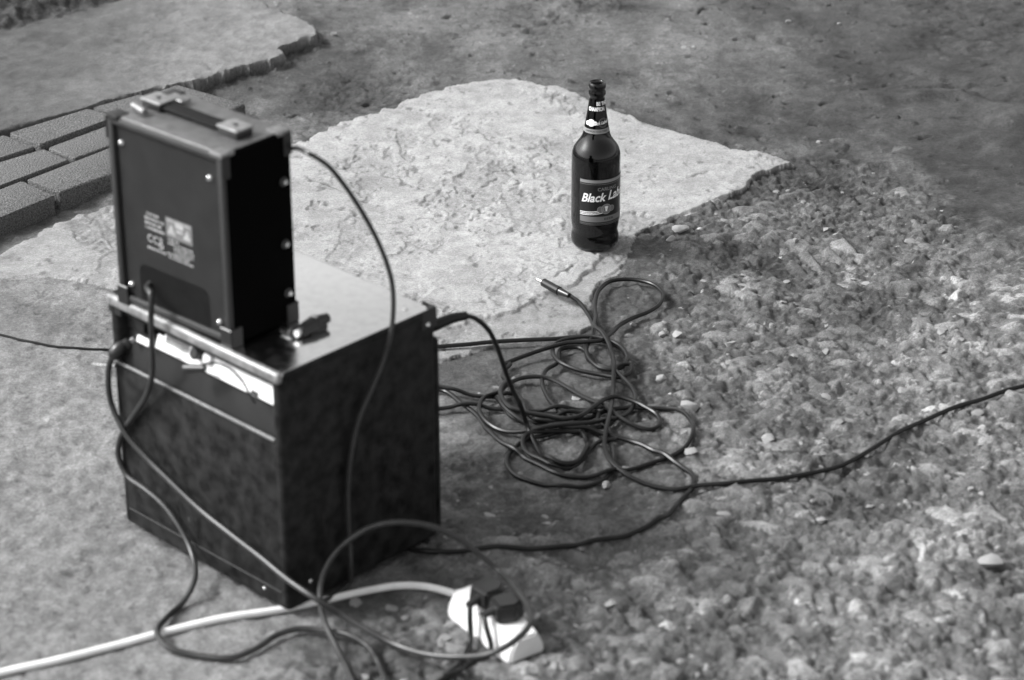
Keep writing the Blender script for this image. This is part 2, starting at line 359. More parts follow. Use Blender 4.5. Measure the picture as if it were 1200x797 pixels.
# pale slab: skim coat with flaked layers and a crumbling edge
fl = fbm(.08, 6, .66, 1, 1.7); fl2 = fbm(.05, 5, .68, 1, 1.7)
zone = np.exp(-((line_d(W2([(400,200),(470,260),(560,270),(610,320),(700,300)]), XX, YY))/.22)**2)
ch1 = sstep(1.15, 1.19, fl+.5*zone); ch2 = sstep(1.3, 1.36, fl2+.45*zone)
rim = np.exp(-((fl+.5*zone-1.17)/.04)**2)+np.exp(-((fl2+.45*zone-1.33)/.05)**2)
Hs = .0055+.0012*big+.0004*mid+.0003*fine-.0019*ch1*(1+.3*fine)-.0015*ch2+(.0005*ch1+.0004*sstep(.2, .9, fbm(.12, 2)))*fbm(.006, 2)-.0016*np.clip(fbm(.010, 3, .7)-1.7, 0, 1)
ck = 1e9
for L_ in ([(350,185),(400,195),(455,205),(480,222),(520,235)], [(528,268),(545,247),(575,222),(590,205),(640,178)], [(560,283),(600,290),(625,300),(645,309)], [(470,275),(505,302)], [(425,264),(460,264),(505,256),(530,262)],
           [(535,150),(575,165),(620,160),(650,172)], [(455,140),(500,135),(540,150)], [(740,215),(790,218),(830,208)], [(380,240),(420,248),(440,275)], [(360,210),(385,212),(410,225)], [(690,300),(650,330)]):
    ck = np.minimum(ck, line_d(W2(L_), XX+.010*wx+.003*wxs, YY+.014*wy+.003*wys))
ckm = np.exp(-(ck/.0028)**2)*np.clip(.55+.7*fbm(.02, 3), 0, 1)
# lower flaked shelf where the skim coat has come away towards the cables
shelf = poly_sd(W2([(470,440),(480,400),(560,372),(640,350),(680,330),(735,290),(760,300),(700,420),(560,450)]), XX+.012*wx, YY+.012*wy)
sh = sstep(-.002, .004, shelf)
Hs -= .0045*sh*(1+.25*mid)+.0026*ckm
ts = .335*(1+.035*big+.05*mid+.035*fine)*(1-.16*ch1)*(1-.12*ch2)*(1-.22*sh)*(1-.50*np.clip(fbm(.009, 3, .8, 1, 1.5)-1.1, 0, 1))*(1-.30*np.clip(rim, 0, 1)*np.clip(.5+fine, 0, 1))
ts *= 1-.45*ckm
ts *= 1-.10*np.clip(fbm(.03, 3, .6, 2, 1), 0, 2)
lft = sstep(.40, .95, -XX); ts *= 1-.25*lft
edge_h = np.where(d_slab > 0, np.maximum(sstep(-.001, .0035, d_slab+.003*wxs), .3), 0)
soft = sstep(-.01, .03, poly_sd(W2([(-300,300),(0,335),(130,345),(330,440),(560,420),(700,380),(700,460),(300,520),(-300,420)]), XX+.02*wx, YY+.02*wy))
in_slab = d_slab > 0
fade = np.where(in_slab, sstep(0, .15, d_slab), 1)*soft + (1-soft)
Hn = H.copy(); H = np.where(in_slab, H*(1-edge_h*np.maximum(fade, 1-soft))+Hs*edge_h*np.maximum(fade, 1-soft), H)
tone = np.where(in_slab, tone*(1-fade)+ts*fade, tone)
H = np.where(~in_slab & (d_slab > -.03), H+.0015*sstep(-.03, 0, d_slab)*(1-soft)*(XX > .1)*np.clip(.5+fbm(.03, 2), 0, 1.4), H)

# earth packed up against and under the paving, then the raised concrete step with its snapped edge
H = np.where(d_pave > -.02, np.minimum(H, .004)+.003*fine*sstep(-.02, 0, d_pave), H)
tone = np.where(d_pave > -.012, .09*(1+.2*fine), tone)
in_step = d_step > 0
Hst = ZS+.0012*mid+.0005*fine-.0012*sstep(1.1, 1.2, fbm(.05, 4, .6))-.012*np.exp(-((d_step)/.004)**2)*np.clip(wxs, 0, 1)
tst = .072*(1+.07*big+.08*mid+.05*fine)*(1+1.35*sstep(-.95, -.40, XX+.02*wx))*(1-.12*np.clip(fbm(.04, 3, .6, 2.5, 1), 0, 2))  # step darkens to the left: corner vignetting painted into the concrete tone
H = np.where(in_step, Hst, H); tone = np.where(in_step, tst, tone)
H = np.where((d_step < 0) & (d_pave < -.0), H+.010*sstep(-.25, -.02, d_step)*sstep(0, -.05, d_pave), H)
rub = (d_step < .0) & (d_step > -.012) & (d_pave < -.01); H = np.where(rub, H+.004*np.clip(fine+.5, 0, 2), H)
in_soil = d_soil > 0
H = np.where(in_soil, ZS+.03*sstep(0, .10, d_soil)+.006*fbm(.02, 3, .7)*sstep(0, .02, d_soil), H)
tone = np.where(in_soil, .045*(1+.35*fine), tone)
# blend to level at the rim of the surveyed patch
bd = np.minimum(np.minimum(XX-X[0], X[-1]-XX), np.minimum(YY-Y[0], Y[-1]-YY)); H = H*sstep(0, .04, bd)
tone = np.clip(tone, .02, .75)

def ground_z(x, y):
    i = min(max(np.searchsorted(Y, y)-1, 0), len(Y)-2); j = min(max(np.searchsorted(X, x)-1, 0), len(X)-2)
    fy = min(max((y-Y[i])/(Y[i+1]-Y[i]), 0), 1); fx = min(max((x-X[j])/(X[j+1]-X[j]), 0), 1)
    return float((H[i, j]*(1-fx)+H[i, j+1]*fx)*(1-fy)+(H[i+1, j]*(1-fx)+H[i+1, j+1]*fx)*fy)
def rest_z(x, y, r):
    return max(ground_z(x+a, y+b) for a, b in ((0, 0), (r, 0), (-r, 0), (0, r), (0, -r)))

def grid_mesh(name, mask, material, label):
    """the faces of the surveyed grid that belong to one surface"""
    nx = len(X); fm = mask[:-1, :-1]
    ii, jj = np.nonzero(fm); v00 = ii*nx+jj
    quads = np.stack([v00, v00+1, v00+nx+1, v00+nx], 1)
    used, inv = np.unique(quads, return_inverse=True); inv = inv.reshape(-1).astype(np.int32)
    co = np.stack([XX.ravel()[used], YY.ravel()[used], H.ravel()[used]], 1).astype(np.float32)
    me = bpy.data.meshes.new(name); me.vertices.add(len(co)); me.vertices.foreach_set('co', co.ravel())
    n = len(quads); me.loops.add(n*4); me.loops.foreach_set('vertex_index', inv)
    me.polygons.add(n); me.polygons.foreach_set('loop_start', np.arange(0, n*4, 4, dtype=np.int32))
    me.polygons.foreach_set('use_smooth', np.ones(n, bool))
    me.update(calc_edges=True)
    a = me.attributes.new('tone', 'FLOAT', 'POINT'); a.data.foreach_set('value', tone.ravel()[used].astype(np.float32))
    me.materials.append(material)
    o = bpy.data.objects.new(name, me); C.objects.link(o); tag(o, label, kind='structure'); return o
m_soil = in_soil; m_step = in_step & ~in_soil; m_slab = in_slab & ~in_step & ~in_soil & (d_pave < 0)
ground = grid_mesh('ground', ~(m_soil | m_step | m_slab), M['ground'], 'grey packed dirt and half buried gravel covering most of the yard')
slab = grid_mesh('concrete_slab', m_slab, M['slab'], 'pale flaking concrete slab under the beer bottle')
step = grid_mesh('concrete_step', m_step, M['step'], 'raised grey concrete slab with a snapped edge at upper left')
soil = grid_mesh('soil', m_soil, M['soil'], 'dark rough soil above the raised concrete')
# the yard goes on beyond the surveyed patch
def far_sheet():
    xs = [-60, -8, X[0], X[-1], 8, 60]; ys = [-40, -4, Y[0], Y[-1], 10, 90]
    bm = bmesh.new(); vv = {(i, j): bm.verts.new((a, b, 0)) for i, a in enumerate(xs) for j, b in enumerate(ys)}
    for i in range(5):
        for j in range(5):
            if i == 2 and j == 2: continue
            bm.faces.new((vv[i, j], vv[i+1, j], vv[i+1, j+1], vv[i, j+1]))
    o = finish('yard', bm, M['ground'], None, 0); a = o.data.attributes.new('tone', 'FLOAT', 'POINT'); a.data.foreach_set('value', [.2]*len(o.data.vertices))
    tag(o, 'grey dirt yard running on beyond the patch in view', kind='structure')
far_sheet()

# ------------------------------------------------------------------ paving blocks
paving = bpy.data.objects.new('paving', None); C.objects.link(paving); tag(paving, 'three rows of grey concrete paving blocks beside the raised slab', kind='structure')
def paver(q, z=ZS, thick=.05, tilt=0):
    P = [at(a, b, z) for a, b in q]; c = sum(P, Vector())/4
    bm = bmesh.new(); top = []; bot = []
    for p in P:
        d = (p-c); d = d*(1-.0025/d.length); top.append(bm.verts.new(d+Vector((0, 0, random.uniform(-.0012, .0012))))); bot.append(bm.verts.new(d+Vector((0, 0, -thick))))
    bm.faces.new(top); bm.faces.new(bot[::-1])
    for i in range(4):
        j = (i+1) % 4; bm.faces.new((top[i], bot[i], bot[j], top[j]))
    bmesh.ops.recalc_face_normals(bm, faces=bm.faces)
    es = [e for e in bm.edges if not (e.verts[0] in bot and e.verts[1] in bot)]
    bmesh.ops.bevel(bm, geom=es, offset=.0045, segments=2, profile=.6, affect='EDGES')
    for v in bm.verts:
        if v.co.z > -.02: v.co += Vector([random.uniform(-.0012, .0012) for _ in range(3)])
    finish('brick', bm, M['paver'], paving, 60, c)
for q, z in (
    ([(29.4,210.3),(146,165.5),(190,184),(69,226)], ZS), ([(-80,252),(27,211),(66.5,229),(-45,273)], ZS-.002), ([(-190,292),(-82,253),(-47,274),(-160,318)], ZS),
    ([(54,172.5),(163,133),(200,146),(87,185.5)], ZS), ([(-57,205),(51,173),(84,187),(-28,228)], ZS-.002), ([(-170,245),(-60,206),(-31,229),(-145,272)], ZS),
    ([(9,155),(104,126),(138,136),(46,170)], ZS+.007), ([(-95,184),(7,157),(43,171.5),(-60,204)], ZS-.001), ([(-200,220),(-98,185),(-63,205),(-172,244)], ZS),
    ([(107,125.5),(164,109),(200,121),(141,136)], ZS+.001), ([(168,113),(207,98),(289,122),(252,137)], ZS+.001), ([(166,133),(203,122),(250,139),(205,147)], ZS), ([(149,165),(203,147),(250,140),(194,184)], ZS-.001)):
    paver(q, z)

# ------------------------------------------------------------------ stones: bigger ones are pieces of the ground, the loose ones stand alone
def rock_mesh(name, seed, sx=1, sy=.75, sz=.5, blocky=False, npts=18, material='stone'):
    rs = random.Random(seed); bm = bmesh.new()
    for k in range(npts):
        v = Vector((rs.gauss(0, 1), rs.gauss(0, 1), rs.gauss(0, 1))).normalized()
        if blocky: m = max(abs(v.x), abs(v.y), abs(v.z)); v = v/m*.8
        v *= rs.uniform(.82, 1.08); bm.verts.new((v.x*sx/2, v.y*sy/2, v.z*sz/2))
    bmesh.ops.convex_hull(bm, input=list(bm.verts))
    bmesh.ops.delete(bm, geom=[v for v in bm.verts if not v.link_faces], context='VERTS')
    me = bpy.data.meshes.new(name); bm.normal_update(); bm.to_mesh(me); bm.free(); me.materials.append(M[material])
    me.polygons.foreach_set('use_smooth', [True]*len(me.polygons)); me.set_sharp_from_angle(angle=R(38)); return me
variants = [rock_mesh('stone', s, 1, random.uniform(.55, .9), random.uniform(.35, .6), s % 4 == 0, 20, 'stone' if s % 5 else 'stone_pale') for s in range(14)]
big_stones.sort(key=lambda s: -s[2]/s[1])
for x, y, L in big_stones[:280]:
    if abs(x) > y*.215: continue
    o = bpy.data.objects.new('stone', random.choice(variants)); C.objects.link(o); o.parent = ground
    o.location = (x, y, ground_z(x, y)+L*.0); o.scale = (L*1.15,)*3; o.rotation_euler = (random.uniform(-.3, .3), random.uniform(-.3, .3), random.gauss(0, 1.2))
for k, (px, py, L, sy, sz, blocky, rz, seed, label) in enumerate((
    (808,478,.034,.50,.5,True,-.22,101,'pale oblong block of stone just right of the cable tangle'),
    (810,536,.021,.85,.55,False,.1,102,'smooth round pale pebble below the right end of the tangle'),
    (776,391,.013,.9,.8,False,0,103,'small round grey pebble right of the upper cable loop'),
    (793,394,.017,1.0,.6,True,.7,104,'angular grey stone beside the small round pebble'),
    (798,273,.030,.6,.5,False,-.1,105,'flat pale stone by the broken slab edge right of the bottle'),
    (787,282,.021,.8,.7,False,.3,106,'rounded pale stone in front of the flat one by the slab edge'),
    (932,288,.010,.9,.7,True,.4,107,'tiny bright white chip alone on the gravel right of the bottle'),
    (848,609,.024,.5,.3,False,-.15,108,'bright white sliver of stone under the long cable to the right'),
    (962,613,.018,1.0,.4,True,.2,109,'pale square flake of stone low on the right gravel'),
    (710,573,.014,.9,.8,False,.2,110,'small white pebble at the lower edge of the cable tangle'),
    (1160,670,.036,.8,.5,False,.1,111,'large pale stone at the lower right of the gravel'),
    (775,443,.020,.8,.6,False,.9,112,'rounded grey stone between the tangle and the oblong block'),
    (900,520,.020,.7,.45,True,.5,113,'pale angular chip on the gravel above the long cable'))):
    p = at(px, py); gz = ground_z(p.x, p.y); me = rock_mesh('pebble', seed, 1, sy, sz, blocky, 26, 'stone_pale')
    o = bpy.data.objects.new('pebble', me); C.objects.link(o); o.location = (p.x, p.y, gz+L*sz*.3); o.scale = (L,)*3; o.rotation_euler = (0, 0, rz)
    tag(o, label, 'stone', 'loose stones on the gravel')
for k, (px, py, L, label) in enumerate(((391,47,.016,'pale chip of concrete beside the snapped corner of the raised slab'),(924,26,.014,'white chip lying on the dark earth at the far right'),(983,29,.010,'small white chip right of the other on the dark earth'))):
    p = at(px, py); o = bpy.data.objects.new('concrete_chip', rock_mesh('concrete_chip', 300+k, 1, .8, .6, True, 18, 'stone_pale')); C.objects.link(o)
    o.location = (p.x, p.y, ground_z(p.x, p.y)+L*.2); o.scale = (L,)*3; tag(o, label, 'stone', 'chips on the far earth')

# ------------------------------------------------------------------ the large amplifier
BY = .766; BW, BD, BH = .321, .256, .333; BZ = .006
BO = Vector((-.272, 2.664, BZ)); bX = Vector((math.cos(BY), -math.sin(BY), 0)); bY = Vector((math.sin(BY), math.cos(BY), 0))
big_amp = empty('guitar_amplifier', BO, -BY); tag(big_amp, 'large mottled black amplifier on the ground with a shiny top, standing under the small one', 'amplifier')
HB = BH-BZ
def P(name, fn, m, parent=big_amp, smooth=35, **k):
    bm = bmesh.new(); fn(bm); return finish(name, bm, m, parent, smooth, **k)
RZ = .236                                            # height of the ledge under the control recess
def cab(bm):
    t = .016
    box(bm, -BW, -BW+t, -.002, BD, 0, HB-.003, .0075, 4); box(bm, -t, 0, -.002, BD, 0, HB-.003, .0075, 4)
    box(bm, -BW+t-.004, -t+.004, .004, BD-.002, .002, t, 0); box(bm, -BW+t-.003, -t+.003, BD-t, BD-.001, .003, HB-.006, 0)
    box(bm, -BW+t-.003, -t+.003, .003, BD-t, HB-.02, HB-.005, 0)
P('cabinet', cab, M['vinyl'])
P('back_panel', lambda bm: box(bm, -BW+.0085, -.0085, -.0015, .010, .003, RZ, .0015), M['vinyl'])
P('kick_strip', lambda bm: box(bm, -BW+.012, -.012, -.0028, .003, .024, .0258, .0008), M['piping'])
P('ledge_piping', lambda bm: cyl(bm, (-BW+.006, -.001, RZ+.0005), (-.012, -.001, RZ+.0005), .0024), M['seam'])
def ledge(bm):
    vs = [bm.verts.new(c) for c in ((-BW+.014, .003, RZ), (-.014, .003, RZ), (-.014, .0165, RZ+.047), (-BW+.014, .0165, RZ+.047), (-BW+.014, .05, RZ-.01), (-.014, .05, RZ-.01), (-BW+.014, .003, RZ-.01), (-.014, .003, RZ-.01))]
    for q in ((0,1,2,3),(3,2,5,4),(0,3,4,6),(1,7,5,2),(0,6,7,1),(4,5,7,6)): bm.faces.new([vs[i] for i in q])
    bmesh.ops.recalc_face_normals(bm, faces=bm.faces)
P('recess_floor', ledge, M['panel'], smooth=20)
P('recess_back', lambda bm: box(bm, -BW+.0145, -.0145, .052, .056, RZ-.01, HB-.021), M['plastic'])
P('top_panel', lambda bm: box(bm, -BW+.001, -.001, .001, BD-.003, HB-.006, HB, .003), M['top'])
tr = P('top_trim', lambda bm: (box(bm, -BW-.001, .001, -.005, .005, HB-.012, HB+.003, .004)), M['trim'])
P('edge_trim', lambda bm: box(bm, -.003, .0012, .006, BD-.004, HB-.009, HB+.0008, .002), M['vinyl'])
# white control panel, leaning back a little inside the recess
cpM = Matrix.Translation((0, .004, .2795)) @ Matrix.Rotation(R(-20), 4, 'X')
cp = P('control_panel', lambda bm: (box(bm, -.240, -.0165, 0, .003, 0, .018, .001, 1, cpM), box(bm, -.228, -.0165, .0002, .003, .017, .034, .001, 1, cpM)), M['panel_white'])
P('panel_tab', lambda bm: box(bm, -.274, -.249, -.002, .001, -.003, .006, .0016, 3, cpM), M['panel_white'])
for k in range(9):
    P('vent_slot', lambda bm: box(bm, -.222+k*.0050, -.2200+k*.0050, -.0010, .0012, .012, .030, 0, 1, cpM), M['plastic'], cp, 0)
P('knob', lambda bm: cyl(bm, cpM @ Vector((-.158, .001, .019)), cpM @ Vector((-.158, -.013, .019)), .0085, .0075), M['plastic'])
P('output_socket', lambda bm: (cyl(bm, cpM @ Vector((-.141, .001, .018)), cpM @ Vector((-.141, -.006, .018)), .0075)), M['white'])
P('slotted_hole', lambda bm: box(bm, -.060, -.046, -.0012, .001, .001, .006, .001, 1, cpM), M['plastic'], cp)
P('mains_inlet', lambda bm: box(bm, -.303, -.270, .012, .04, RZ+.048, RZ+.070, .002), M['plastic'])
# front grille on the far side, a little wider than the box above it
P('front_grille', lambda bm: box(bm, -BW+.003, -.003, BD-.002, BD+.011, .004, HB-.045, .009, 4), M['vinyl'])
for (x, y) in ((-.02, .02), (-BW+.02, .02), (-.02, BD-.02), (-BW+.02, BD-.02)):
    P('rubber_foot', lambda bm: cyl(bm, (x, y, -.008), (x, y, .002), .011), M['rubber'])
def corner_cap(bm, sx, sy, x, y, z, s=.026, t=.0014):
    # three thin plates wrapped over a corner
    box(bm, *sorted((x, x-sx*s*.35)), *sorted((y, y-sy*s*.35)), z-.001, z+t*.9, .0008, 1)
    box(bm, *(sorted((x-sx*.0005, x+sx*t))), *sorted((y+sy*t, y-sy*s)), z-s, z+t, .0008, 1)
    box(bm, *(sorted((x-sx*s, x+sx*t*.9))), *sorted((y-sy*.0005, y+sy*t)), z-s, z+t*.9, .0008, 1)
for (sx, sy, x, y, top) in ((1, 1, 0, BD, 1), (-1, 1, -BW, BD, 1), (-1, -1, -BW, 0, 1)):
    c = P('corner_protector', lambda bm: corner_cap(bm, sx, sy, x, y-.0*sy, HB+.0005, .024), M['plastic'])
    P('screw', lambda bm: cyl(bm, (x+sx*.001, y-sy*.015, HB-.018), (x+sx*.0045, y-sy*.015, HB-.018), .0035, .0022, bev=.3), M['metal'], c)
P('screw', lambda bm: cyl(bm, (-.022, BD-.03, HB-.001), (-.022, BD-.03, HB+.002), .004, .003, bev=.3), M['metal'])
for xx in (-.045,): P('screw', lambda bm: cyl(bm, (xx, .002, .017), (xx, -.0035, .017), .003, .002, bev=.3), M['metal'])
P('screw', lambda bm: cyl(bm, (-.001, .035, .03), (.002, .035, .03), .003, .002, bev=.3), M['metal'])
# sockets on the side and the little jack stub at the far left
def toB(v): return Matrix.Rotation(BY, 3, 'Z') @ (Vector(v)-BO)      # world -> cabinet frame

# ------------------------------------------------------------------ the small amplifier
SY_ = .718; SW, SD, SH = .202, .107, .245
SO = Vector((-.332, 2.733, BH+.004))
small = empty('practice_amplifier', SO, -SY_); tag(small, 'small black practice amplifier with a strap handle, standing on top of the larger amplifier', 'amplifier')
def S(name, fn, m, parent=small, smooth=35, **k):
    bm = bmesh.new(); fn(bm); return finish(name, bm, m, parent, smooth, **k)
def scab(bm):
    t = .010; r = .004
    box(bm, -SW, -SW+t, .0, SD, 0, SH, r); box(bm, -t, 0, .0, SD, 0, SH, r)
    box(bm, -SW+t-.004, -t+.004, .0008, SD-.001, .0008, t, .003); box(bm, -SW+t, -t, SD-t, SD-.003, t, SH-t)
S('shell', scab, M['side'])
S('top_cover', lambda bm: box(bm, -SW+.0035, -.0035, .0008, SD-.001, SH-.012, SH+.0012, .003), M['top_leather'])
def frame(bm):
    t = .0105; y0, y1 = -.0035, .004
    box(bm, -SW, -SW+t, y0, y1, 0, SH, .003); box(bm, -t, 0, y0, y1, 0, SH, .003)
    box(bm, -SW+t-.003, -t+.003, y0+.0004, y1, 0.0005, t, .003); box(bm, -SW+t-.003, -t+.003, y0+.0004, y1, SH-t, SH-.0005, .003)
S('edge_piping', frame, M['piping'])
# back board with a hand-sized cut-out at the bottom: built as the pieces round the opening
cx0, cx1, cz = -.166, -.040, .060
def board(bm):
    y0, y1 = .002, .0065; x0, x1 = -SW+.0095, -.0095; z0, z1 = .0095, SH-.0095
    rr = .012; pts = [(x0, z0), (cx0, z0)]
    pts += [(cx0, cz-rr)]+[(cx0+rr-rr*math.cos(a), cz-rr+rr*math.sin(a)) for a in (R(22), R(45), R(67))]+[(cx0+rr, cz)]
    pts += [(cx1-rr, cz)]+[(cx1-rr+rr*math.sin(a), cz-rr+rr*math.cos(a)) for a in (R(22), R(45), R(67))]+[(cx1, cz-rr), (cx1, z0)]
    pts += [(x1, z0), (x1, z1), (x0, z1)]
    A = [bm.verts.new((x, y0, z)) for x, z in pts]; B = [bm.verts.new((x, y1, z)) for x, z in pts]
    f = bm.faces.new(A); g = bm.faces.new(B[::-1]); n = len(A)
    for i in range(n): bm.faces.new((A[i], B[i], B[(i+1) % n], A[(i+1) % n]))
    bmesh.ops.triangulate(bm, faces=[f, g]); bmesh.ops.recalc_face_normals(bm, faces=bm.faces)
S('back_board', board, M['panel'], smooth=25)
S('speaker_chamber', lambda bm: (box(bm, -SW+.011, -.011, .016, .020, .010, .09), box(bm, -SW+.011, -.011, .008, .016, .0105, .013)), M['chamber'])
def mag(bm): cyl(bm, (-.145, .0165, .040), (-.145, .012, .040), .013, .011, 32)
S('speaker_magnet', mag, M['rubber_grey'])
def pt_board(px, py):                              # a spot on the small amplifier's back board
    w_ = on_plane(px, py, SO+Matrix.Rotation(-SY_, 3, 'Z') @ Vector((0, .002, 0)), Matrix.Rotation(-SY_, 3, 'Z') @ Vector((0, -1, 0)))
    return Matrix.Rotation(SY_, 3, 'Z') @ (w_-SO)
for px, py in ((142.5, 167), (246, 208.6), (154.8, 332.6), (257.7, 377.6)):
    q = pt_board(px, py); S('screw', lambda bm: (cyl(bm, (q.x, .003, q.z), (q.x, -.0015, q.z), .0042, .0032, bev=.3)), M['metal'])
def pt_side(px, py):
    w_ = on_plane(px, py, SO, Matrix.Rotation(-SY_, 3, 'Z') @ Vector((1, 0, 0))); return Matrix.Rotation(SY_, 3, 'Z') @ (w_-SO)
for px, py in ((332, 213), (334, 286), (337.5, 343)):
    q = pt_side(px, py)
    k_ = S('side_bolt', lambda bm: cyl(bm, (-.001, q.y, q.z), (.004, q.y, q.z), .0062, .005, bev=.3), M['plastic'])
    S('bolt_head', lambda bm: cyl(bm, (.004, q.y, q.z), (.0065, q.y, q.z), .0032, .0026, bev=.3), M['metal'], k_)
for (sx, sy, x, y, m) in ((1, -1, 0, -.0035, 'alu'), (1, 1, 0, SD, 'alu'), (-1, 1, -SW, SD, 'tolex'), (-1, -1, -SW, -.0035, 'tolex')):
    S('corner_protector', lambda bm: box(bm, *sorted((x+sx*.001, x-sx*.021)), *sorted((y+sy*.0008, y-sy*.021)), SH-.004, SH+.0025, .0018, 2), M[m])
    S('corner_strap', lambda bm: (box(bm, *sorted((x+sx*.0016, x-sx*.001)), *sorted((y+sy*.0008, y-sy*.012)), SH-.03, SH-.001, .0008, 1)), M['plastic'])
for (sx, sy, x, y) in ((1, -1, 0, -.0035), (1, 1, 0, SD), (-1, -1, -SW, -.0035), (-1, 1, -SW, SD)):
    S('foot_protector', lambda bm: (box(bm, *sorted((x+sx*.0018, x-sx*.002)), *sorted((y+sy*.001, y-sy*.018)), -.0035, .022, .001, 1), box(bm, *sorted((x+sx*.0018, x-sx*.018)), *sorted((y+sy*.0015, y-sy*.002)), -.0035, .022, .001, 1)), M['plastic'])
# strap handle across the top
hy = .053; hz = SH+.001
hd = S('strap_handle', lambda bm: (box(bm, -.160, -.047, hy-.0105, hy+.0105, hz+.0035, hz+.0085, .002), box(bm, -.155, -.052, hy-.0060, hy-.0025, hz+.0083, hz+.0098, .0006, 1), box(bm, -.155, -.052, hy+.0025, hy+.0060, hz+.0083, hz+.0098, .0006, 1)), M['strap'])
for sgn, xe in ((-1, -.170), (1, -.036)):
    b_ = S('handle_bracket', lambda bm: box(bm, xe-.018, xe+.018, hy-.014, hy+.014, hz+.0095, hz+.0125, .0012), M['bracket'], hd)
    S('bracket_base', lambda bm: box(bm, xe-.0165, xe+.0165, hy-.013, hy+.013, hz-.001, hz+.0096, .002), M['plastic'], hd)
    S('bracket_screw', lambda bm: cyl(bm, (xe, hy, hz+.0115), (xe, hy, hz+.0135), .0048, .004), M['plastic'], b_)
S('handle_clip', lambda bm: cyl(bm, (-.186, hy-.026, hz+.006), (-.158, hy-.032, hz+.006), .0046), M['alu'], hd)
S('strap_end', lambda bm: box(bm, -.178, -.148, hy+.017, hy+.034, hz+.003, hz+.008, .002), M['alu'], hd)
# rating plate printed on the board
YP = .0016
def pr(name, rects, m=M['print_worn']):
    def f(bm):
        for x0, x1, z0, z1 in rects:
            vs = [bm.verts.new(c) for c in ((x0, YP, z0), (x1, YP, z0), (x1, YP, z1), (x0, YP, z1))]; bm.faces.new(vs)
    return S(name, f, m, plate, 0)
a_ = pt_board(168, 245); b2 = pt_board(230, 312)
px0, pz1 = a_.x, a_.z
plate = S('rating_print', lambda bm: box(bm, px0+.040, px0+.086, YP, YP+.0006, pz1-.024+.0, pz1+.002), M['print_grey'])
rows = []
for k, wd in enumerate((.026, .034, .030, .034)):
    rows += [(px0+x, px0+x+.0035*random.uniform(.5, 1), pz1-.005-k*.0062, pz1-.0015-k*.0062) for x in np.arange(0.002 if k else .006, wd, .0044)]
rows += [(px0+x, px0+x+.0034*random.uniform(.6, 1), pz1-.050, pz1-.0468) for x in np.arange(.004, .037, .0042)]
for k, (s_, e_) in enumerate(((.042, .060), (.042, .085), (.052, .086), (.052, .086), (.040, .080), (.042, .086))):
    rows += [(px0+x, px0+x+.0032*random.uniform(.5, 1), pz1-.0285-k*.0047, pz1-.0258-k*.0047) for x in np.arange(s_, e_, .0040)]
pr('small_print', rows)
YP = .0009
def tri(bm, cx, cz_, s):
    bm.faces.new([bm.verts.new(c) for c in ((cx-s, YP, cz_-s*.8), (cx+s, YP, cz_-s*.8), (cx, YP, cz_+s))])
S('warning_triangle', lambda bm: tri(bm, px0+.050, pz1-.013, .0075), M['print_worn'], plate, 0)
S('warning_triangle', lambda bm: tri(bm, px0+.078, pz1-.013, .0075), M['print_worn'], plate, 0)
pr('caution_bar', [(px0+.057, px0+.072, pz1-.008, pz1-.001), (px0+.042, px0+.084, pz1-.0015, pz1+.0006), (px0+.0575, px0+.0705, pz1-.0135, pz1-.0105)])
def ringp(bm, cx, cz_, r, ri, a0=0, a1=360, n=20):
    pr_ = None
    for k in range(n+1):
        a = R(a0+(a1-a0)*k/n); q = [bm.verts.new((cx+rr*math.cos(a), YP, cz_+rr*math.sin(a))) for rr in (ri, r)]
        if pr_: bm.faces.new((pr_[0], pr_[1], q[1], q[0]))
        pr_ = q
S('approval_mark', lambda bm: (ringp(bm, px0+.011, pz1-.035, .0052, .0034, 45, 315), ringp(bm, px0+.021, pz1-.035, .0052, .0034, 45, 315)), M['print_worn'], plate, 0)
S('approval_mark', lambda bm: (ringp(bm, px0+.0295, pz1-.040, .0042, .002), ringp(bm, px0+.0295, pz1-.032, .003, .0016)), M['print_worn'], plate, 0)

# black right-angle plug lying on the shiny top
plug = empty('angled_plug', (0, 0, 0)); tag(plug, 'short black angled jack plug lying on the shiny top beside the small amplifier', 'plug')
Zt = BH
pa, pb, pc, pd = at(352, 389, Zt+.008), at(369, 378, Zt+.012), at(385, 372, Zt+.013), at(374, 384, Zt+.007)
def Wp(name, fn, m, parent=None, smooth=35):
    bm = bmesh.new(); fn(bm); return finish(name, bm, m, parent, smooth)
Wp('plug_body', lambda bm: (cyl(bm, pa, pb, .008, .0095), cyl(bm, pb, pc, .0085, .006)), M['plastic'], plug)
Wp('plug_cap', lambda bm: cyl(bm, at(362, 386, Zt+.006), at(380, 380, Zt+.006), .0065, .009), M['plastic'], plug)
Wp('plug_collar', lambda bm: cyl(bm, at(347, 391, Zt+.009), at(352, 388, Zt+.009), .005), M['metal'], plug)
Wp('plug_tip', lambda bm: cyl(bm, at(330, 386.5, Zt+.005), at(341, 389, Zt+.006), .0038), M['metal'], plug)
Wp('plug_ring', lambda bm: cyl(bm, at(367, 372, Zt+.016), at(369, 374, Zt+.018), .0045), M['metal'], plug)

